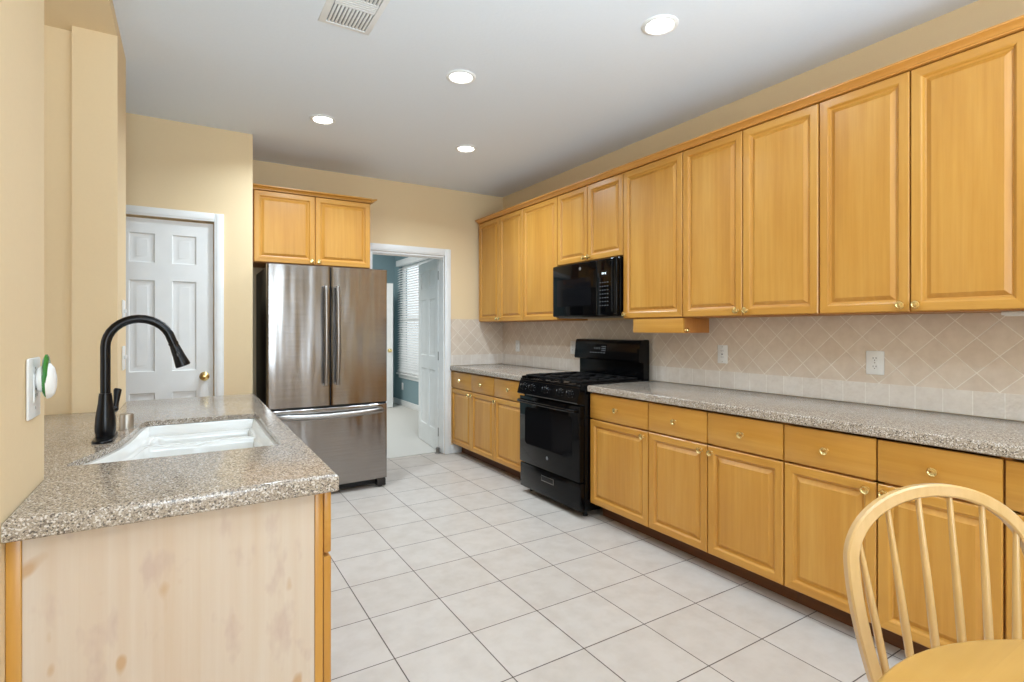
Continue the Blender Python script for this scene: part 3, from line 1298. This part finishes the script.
for x in (.008, FRW - .058):
    mb = MB()
    mb.box(x, x + .05, .078, .16, 1.7652, 1.795, .006)
    build('hinge_cover', mb, 'gap', fr)
# cabinet above it
wall_cabinet('short double wall cabinet above the stainless refrigerator', .925, 2, (.448, 4.600, 0), 0, 'rl', 1.826, 2.398, .428)
mb = MB()
P = crown_poly(4.600, -.0145)
P[0], P[-1] = (4.90, P[0][1]), (4.90, P[-1][1])
mb.prism([(a, b) for a, b in P], .4215, 1.376, 'x')
# mitred return down the right side
ret = crown_poly(0, -.0145)
R0, R1 = [], []
for a, b in ret:
    R0.append((1.374 - a if a < .03 else 1.344, 4.600 + min(a, 0), b))
    R1.append((1.374 - a if a < .03 else 1.344, 5.030, b))
mb.rings([R0, R1])
tag(build('crown_molding', mb, 'maple_h'), 'short maple crown molding above the refrigerator cabinet', 'crown molding')

# ------------------------------------------------------------------ gas range: local x along width (left to right), y depth, front of door at y=0
RW = .765
st = thing('gas_range', 'black freestanding gas range between the two counters', 'range', (2.272, 3.583, 0), R90)
mb = MB()
mb.box(.002, RW - .002, .045, .695, .045, .898, .004)
build('body', mb, 'black', st)
for x in (.05, RW - .05):
    for y in (.09, .63):
        mb = MB()
        mb.lathe([(.018, .001), (.018, .012), (.010, .016), (.010, .046)], 14, Matrix.Translation((x, y, 0)))
        build('foot', mb, 'gap', st)
mb = MB()
mb.box(.004, RW - .004, .006, .043, .050, .240, .006)
dr_ = build('drawer', mb, 'black', st)
mb = MB()
mb.box(RW / 2 - .078, RW / 2 + .078, .0012, .0058, .158, .200, .002)
build('recess_trim', mb, 'chrome', dr_)
mb = MB()
mb.box(RW / 2 - .072, RW / 2 + .072, -.0006, .0012, .165, .196)
build('recess', mb, 'gap', dr_)
mb = MB()
mb.box(.004, RW - .004, 0, .043, .248, .770, .007)
od = build('oven_door', mb, 'blackglass', st)
mb = MB()
P = rrect(.085, RW - .085, .400, .690, .03, 5)
mb.prism(P, -.0012, .001, 'y')
build('oven_window', mb, 'blackwin', od)
mb = MB()
z = .738
P = [(.03, .002, z), (.032, -.025, z)] + [(.05 + (RW - .10) * i / 12, -.040 - .008 * math.sin(PI * i / 12), z) for i in range(13)] + [(RW - .032, -.025, z), (RW - .03, .002, z)]
mb.tube(P, .0125, 14)
build('handle', mb, 'black', od)


def logo(parent, x, z, y, rad):
    mb = MB()
    mt = Matrix.Translation((x, y, z)) @ Matrix.Rotation(PI / 2, 4, 'X')
    mb.lathe([(rad, 0), (rad, .0006), (rad * .86, .0008)], 24, mt)
    o = build('emblem', mb, 'digits', parent)
    mb = MB()
    mb.lathe([(rad * .8, .0008), (rad * .8, .0011)], 24, mt)
    for s in (-1, 1):
        mb.tube([(x + s * rad * .32 + rad * .22 * math.cos(a), y - .0013, z + rad * .34 * math.sin(a)) for a in [q * PI / 6 for q in range(10)]], rad * .07, 6, mi=1)
    build('emblem_face', mb, ['chrome', 'digits'], o)


logo(od, RW / 2, .340, 0, .013)
# control panel (slanted)
mb = MB()
mb.prism([(.044, .782), (-.016, .786), (-.022, .794), (.006, .893), (.016, .899), (.10, .899), (.10, .782)], .003, RW - .003, 'x')
cp = build('control_panel', mb, 'black', st)
tilt = math.atan2(.028, .107)
for kx in (.085, .20, .3775, .555, .67):
    mb = MB()
    mt = Matrix.Translation((kx, -.0075, .8445)) @ Matrix.Rotation(-tilt, 4, 'X') @ Matrix.Rotation(PI / 2, 4, 'X')
    mb.lathe([(.026, .0005), (.026, .004), (.021, .007), (.0195, .026), (.017, .029), (.002, .030)], 22, mt)
    mb.box(-.005, .005, -.019, .019, .029, .035, .002, 0, mt)
    kb = build('control_knob', mb, 'black', st)
    mb = MB()
    mb.box(-.0012, .0012, .006, .0185, .0352, .0358, 0, 0, mt)
    build('pointer', mb, 'digits', kb)
    mb = MB()
    for a in range(-120, 121, 40):
        t = math.radians(a)
        mb.box(-.0008, .0008, .029, .034, .0003, .0009, 0, 0, mt @ Matrix.Rotation(t, 4, 'Z'))
    build('dial_marks', mb, 'digits', kb)
mb = MB()
slab(mb, rect(.002, RW - .002, .012, .60), .8985, .908, .004)
mb.box(.003, .019, .02, .60, .906, .924, .003)
mb.box(RW - .019, RW - .003, .02, .60, .906, .924, .003)
build('cooktop', mb, 'black', st)
for bx, by in ((.17, .18), (.17, .45), (.585, .18), (.585, .45), (.3775, .315)):
    mb = MB()
    mb.lathe([(.048, .9083), (.048, .914), (.040, .918), (.036, .919), (.036, .925), (.034, .928), (.002, .929)], 22, Matrix.Translation((bx, by, 0)))
    build('burner', mb, 'iron', st)
for gx0, gx1 in ((.022, .262), (.267, .488), (.493, .733)):
    mb = MB()
    y0, y1, z0, z1 = .050, .575, .924, .936
    h = .006
    for x in (gx0 + h, gx1 - h):
        mb.box(x - h, x + h, y0, y1, z0, z1, .0025)
    for y in (y0 + h, (y0 + y1) / 2, y1 - h):
        mb.box(gx0, gx1, y - h, y + h, z0, z1, .0025)
    cxm = (gx0 + gx1) / 2
    for yc in ((y0 + (y0 + y1) / 2) / 2, (y1 + (y0 + y1) / 2) / 2):
        mb.box(gx0, cxm - .035, yc - h, yc + h, z0, z1 + .003, .0025)
        mb.box(cxm + .035, gx1, yc - h, yc + h, z0, z1 + .003, .0025)
        mb.box(cxm - h, cxm + h, yc - .12, yc - .04, z0, z1 + .003, .0025)
        mb.box(cxm - h, cxm + h, yc + .04, yc + .12, z0, z1 + .003, .0025)
    for x in (gx0 + h, gx1 - h):
        for y in (y0 + h, (y0 + y1) / 2, y1 - h):
            mb.box(x - h * .8, x + h * .8, y - h * .8, y + h * .8, .9082, z0 + .001)
    build('grate', mb, 'iron', st)
mb = MB()
mb.prism([(.615, .900), (.615, 1.045), (.565, 1.052), (.556, 1.062), (.572, 1.200), (.582, 1.212), (.640, 1.216), (.655, 1.210), (.655, .900)], .004, RW - .026, 'x')
bgd = build('backguard', mb, 'black', st)
mb = MB()
mb.prism([(.60, .900), (.600, 1.045), (.552, 1.052), (.548, 1.060), (.566, 1.202), (.578, 1.214), (.640, 1.218), (.657, 1.212), (.657, .900)], RW - .0255, RW + .002, 'x')
build('end_cap', mb, 'black', bgd)
tb = math.atan2(.016, .138)
mt = Matrix.Translation((0, .5635, 1.13)) @ Matrix.Rotation(-tb, 4, 'X')
mb = MB()
mb.box(.20, .40, -.0012, .0005, -.035, .045, 0, 0, mt)
dsp = build('display', mb, 'blackwin', bgd)
mb = MB()
for i in range(4):
    x = .255 + i * .020
    for a, b, c, d in ((0, .007, .020, .0212), (0, .007, .0125, .0137), (0, .007, .005, .0062), (0, .0012, .005, .0212), (.0058, .007, .005, .0212)):
        if i == 1 and a == 0 and b == .0015:
            continue
        mb.box(x + a, x + b, -.0020, -.0012, c, d, 0, 0, mt)
build('clock_digits', mb, 'digits', dsp)
mb = MB()
for i in range(6):
    mb.box(.205 + i * .033, .222 + i * .033, -.0020, -.0012, -.025, -.021, 0, 0, mt)
for i in range(3):
    for j in range(3):
        mb.box(.345 + i * .018, .354 + i * .018, -.0020, -.0012, -.008 + j * .016, -.001 + j * .016, 0, 0, mt)
build('button_marks', mb, 'digits', dsp)

# ------------------------------------------------------------------ microwave
MWX, MWY0, MWW = 2.592, 3.572, .768
mw = thing('microwave', 'black over-the-range microwave between the wall cabinets', 'microwave', (MWX, MWY0, 1.392), R90)
MH = .424
mb = MB()
mb.box(.001, MWW - .001, .032, .372, 0, MH, .004)
build('body', mb, 'black', mw)
mb = MB()
DWm = .555
R = []
mb.box(.001, DWm, 0, .030, .004, MH - .004, .010, seg=3)
md = build('door', mb, 'blackglass', mw)
mb = MB()
mb.prism(rrect(.065, .49, .085, .30, .012, 4), -.0010, .001, 'y')
build('window', mb, 'blackwin', md)
logo(md, .36, .372, 0, .012)
mb = MB()
mb.box(DWm + .002, MWW - .001, 0, .030, .004, MH - .004, .010, seg=3)
cpn = build('control_panel', mb, 'blackglass', mw)
mb = MB()
mb.box(DWm + .035, MWW - .075, -.0012, .0004, .285, .335)
ds = build('display', mb, 'blackwin', cpn)
mb = MB()
for i in range(3):
    x = DWm + .062 + i * .017
    for a, b, c, d in ((0, .007, .318, .3192), (0, .007, .3115, .3127), (0, .007, .305, .3062), (0, .0012, .305, .319), (.0058, .007, .305, .319)):
        mb.box(x + a, x + b, -.0020, -.0012, c, d)
build('clock_digits', mb, 'led', ds)
for i in range(4):
    for j in range(7):
        mb = MB()
        mb.box(DWm + .035 + i * .026, DWm + .050 + i * .026, -.0012, .0004, .075 + j * .028, .081 + j * .028)
        build('button', mb, 'btn', cpn)
mb = MB()
mb.tube([(MWW - .040, -.001, .03), (MWW - .040, -.006, .05), (MWW - .040, -.006, MH - .05), (MWW - .040, -.001, MH - .03)], .006, 10)
build('trim_strip', mb, 'black', cpn)
mb = MB()
mb.box(.02, MWW - .02, .05, .35, -.006, -.0002, .002)
build('filter_panel', mb, 'chrome', mw)

# ------------------------------------------------------------------ ceiling lights and vent
LP = [('recessed ceiling light nearest the camera, above the long counter', (1.924, 1.781)),
      ('recessed ceiling light in the middle of the ceiling, second nearest', (1.344, 2.746)),
      ('recessed ceiling light at the far left, in front of the refrigerator', (.804, 3.806)),
      ('smallest recessed ceiling light, farthest back near the range', (1.913, 3.818))]
proto = None


def lamp_light(loc, power):
    l = bpy.data.lights.new('recessed_lamp', 'AREA')
    l.shape, l.size, l.energy, l.color = 'DISK', .13, power, (.74, .88, 1)
    l.spread = math.radians(150)
    o = bpy.data.objects.new('recessed_lamp', l)
    o.location = loc
    COL.objects.link(o)


for lab, (x, y) in LP:
    if proto is None:
        proto = thing('recessed_light', lab, 'ceiling light', (x, y, HC - .0005), 0, 'recessed ceiling lights')
        mb = MB()
        n = 40
        prof = [(.086, 0), (.085, -.004), (.079, -.008), (.069, -.009), (.062, -.004), (.062, -.0005)]
        mb.rings([[(r_ * math.cos(2 * PI * j / n), r_ * math.sin(2 * PI * j / n), z) for j in range(n)] for r_, z in prof], False, False)
        build('trim_ring', mb, 'white', proto)
        mb = MB()
        mb.lathe([(.0615, -.0012), (.0615, -.0035), (.042, -.0065), (.002, -.0075)], 32)
        build('lens', mb, 'lamp', proto)
    else:
        dup(proto, (x, y, HC - .0005), lab)
    lamp_light((x, y, HC - .02), 4 if y < 2 else 8 if y < 3 else 16)
# two unseen lamps added overhead for more light, without fixtures
for x, y in ((.80, .6), (1.92, -.3)):
    lamp_light((x, y, HC - .02), 6)

v = thing('ceiling_vent', 'white metal ceiling air register at the top of the picture', 'vent', (.645, 2.40, HC - .0005), 0)
mb = MB()
a, b = .115, .19
mb.rings([[(x, y, z) for x, y in rect(-a + i, a - i, -b + i, b - i)] for i, z in ((-.006, 0), (-.004, -.003), (.012, -.008), (.024, -.009), (.026, -.002))], False, False)
build('frame', mb, 'white', v)
mb = MB()
mb.box(-a + .026, a - .026, -b + .026, b - .026, -.0012, -.0002)
build('duct', mb, 'ventdark', v)
mb = MB()
for y0_, y1_ in ((-.160, -.072), (.004, .160)):
    for i in range(11):
        x = -.080 + i * .016
        mb.box(x - .0050, x + .0050, y0_, y1_, -.0095, -.003, .0015)
for y in (-.066, -.050, -.034, -.018, -.002):
    mb.box(-.088, .088, y - .0058, y + .0058, -.0105, -.004, .0015)
build('louvers', mb, 'white', v)

# ------------------------------------------------------------------ round table and bow-back chair
TX, TY = 1.011, -.069
tb_ = thing('dining_table', 'round wooden dining table at the lower right corner', 'table', (TX, TY, 0))
mb = MB()
slab(mb, [(.49 * math.cos(2 * PI * i / 96), .49 * math.sin(2 * PI * i / 96)) for i in range(96)], .713, .740, .008)
build('tabletop', mb, 'table', tb_)
mb = MB()
mb.lathe([(.11, .705), (.11, .7125), (.09, .70), (.06, .68), (.045, .60), (.05, .50), (.065, .40), (.062, .30), (.045, .25), (.055, .20), (.06, .13), (.05, .10)], 28)
mb.lathe([(.22, .6935), (.22, .7125)], 40)
build('pedestal', mb, 'chair', tb_)
for k in range(4):
    t = k * PI / 2 + .95 + PI / 4
    d = Vector((math.cos(t), math.sin(t), 0))
    mb = MB()
    mb.tube([d * .035 + Vector((0, 0, .17)), d * .12 + Vector((0, 0, .16)), d * .22 + Vector((0, 0, .10)), d * .31 + Vector((0, 0, .03)), d * .34 + Vector((0, 0, .0175))],
            [.032, .030, .026, .022, .017], 14)
    build('leg', mb, 'chair', tb_)

# chair: local x lateral, y backward, z up; seat-back line at y=0
CHP = -.556
ch = thing('dining_chair', 'pale wooden bow-back spindle chair tucked under the round table', 'chair', (1.482, .493, 0), CHP)
lam, a_, T_, b_, tm = .125, .212, .473, .163, .307
ZS = .449


def bk(sv, t):
    return (sv, t * math.sin(lam), ZS + t * math.cos(lam))


bow = []
for t in [i / 8 * tm for i in range(8)]:
    bow.append(bk(-(b_ + (a_ - b_) * math.sin(t / tm * PI / 2)), t))
for i in range(33):
    t = PI - PI * i / 32
    bow.append(bk(a_ * math.cos(t), tm + (T_ - tm) * math.sin(t)))
for t in [i / 8 * tm for i in range(7, -1, -1)]:
    bow.append(bk(b_ + (a_ - b_) * math.sin(t / tm * PI / 2), t))
# rounded-rectangular section swept along the bow
mb = MB()
P = [Vector(p) for p in bow]
nrm = Vector((0, math.cos(lam), -math.sin(lam)))
R = []
for i, p in enumerate(P):
    T = (P[min(i + 1, len(P) - 1)] - P[max(i - 1, 0)]).normalized()
    w = T.cross(nrm).normalized()
    hw, hd, q = .0145, .0115, .004
    sec = [(hw, hd - q), (hw - q, hd), (-hw + q, hd), (-hw, hd - q), (-hw, -hd + q), (-hw + q, -hd), (hw - q, -hd), (hw, -hd + q)]
    R.append([tuple(p + w * u + nrm * d) for u, d in sec])
mb.rings(R)
build('bow', mb, 'chair', ch)
for i in range(6):
    k = i - 2.5
    s0, s1 = k * .056 - .002, k * .0745 - .006
    t1 = tm + (T_ - tm) * math.sqrt(1 - (s1 / a_) ** 2) - .008
    mb = MB()
    A, Bp = Vector(bk(s0, 0)) - Vector((0, 0, .006)), Vector(bk(s1, t1))
    mb.tube([A.lerp(Bp, q) for q in (0, .2, .4, .6, .8, 1)], [.0072, .0085, .0088, .0080, .0068, .0058], 12)
    build('spindle', mb, 'chair', ch)
mb = MB()
so = []
for i in range(48):
    t = 2 * PI * i / 48
    x, y = math.cos(t), math.sin(t)
    so.append((.215 * math.copysign(abs(x) ** .75, x) * (1 - .06 * y), -.165 + .205 * math.copysign(abs(y) ** .8, y)))
slab(mb, so, ZS - .036, ZS, .010)
build('seat', mb, 'chair', ch)
ft = []
for sx in (-1, 1):
    for yy, ye in ((-.30, -.345), (-.05, .03)):
        mb = MB()
        A, Bp = Vector((sx * .145, yy, ZS - .0362)), Vector((sx * .195, ye, .001))
        mb.tube([A.lerp(Bp, q) for q in (0, .15, .3, .5, .65, .8, 1)], [.014, .017, .019, .020, .017, .015, .011], 14)
        build('leg', mb, 'chair', ch)
mb = MB()
for sx in (-1, 1):
    mb.tube([(sx * .170, -.322, .235), (sx * .170, -.165, .235), (sx * .170, -.010, .235)], [.008, .012, .008], 12)
mb.tube([(-.165, -.165, .235), (0, -.165, .235), (.165, -.165, .235)], [.008, .012, .008], 12)
build('stretcher', mb, 'chair', ch)
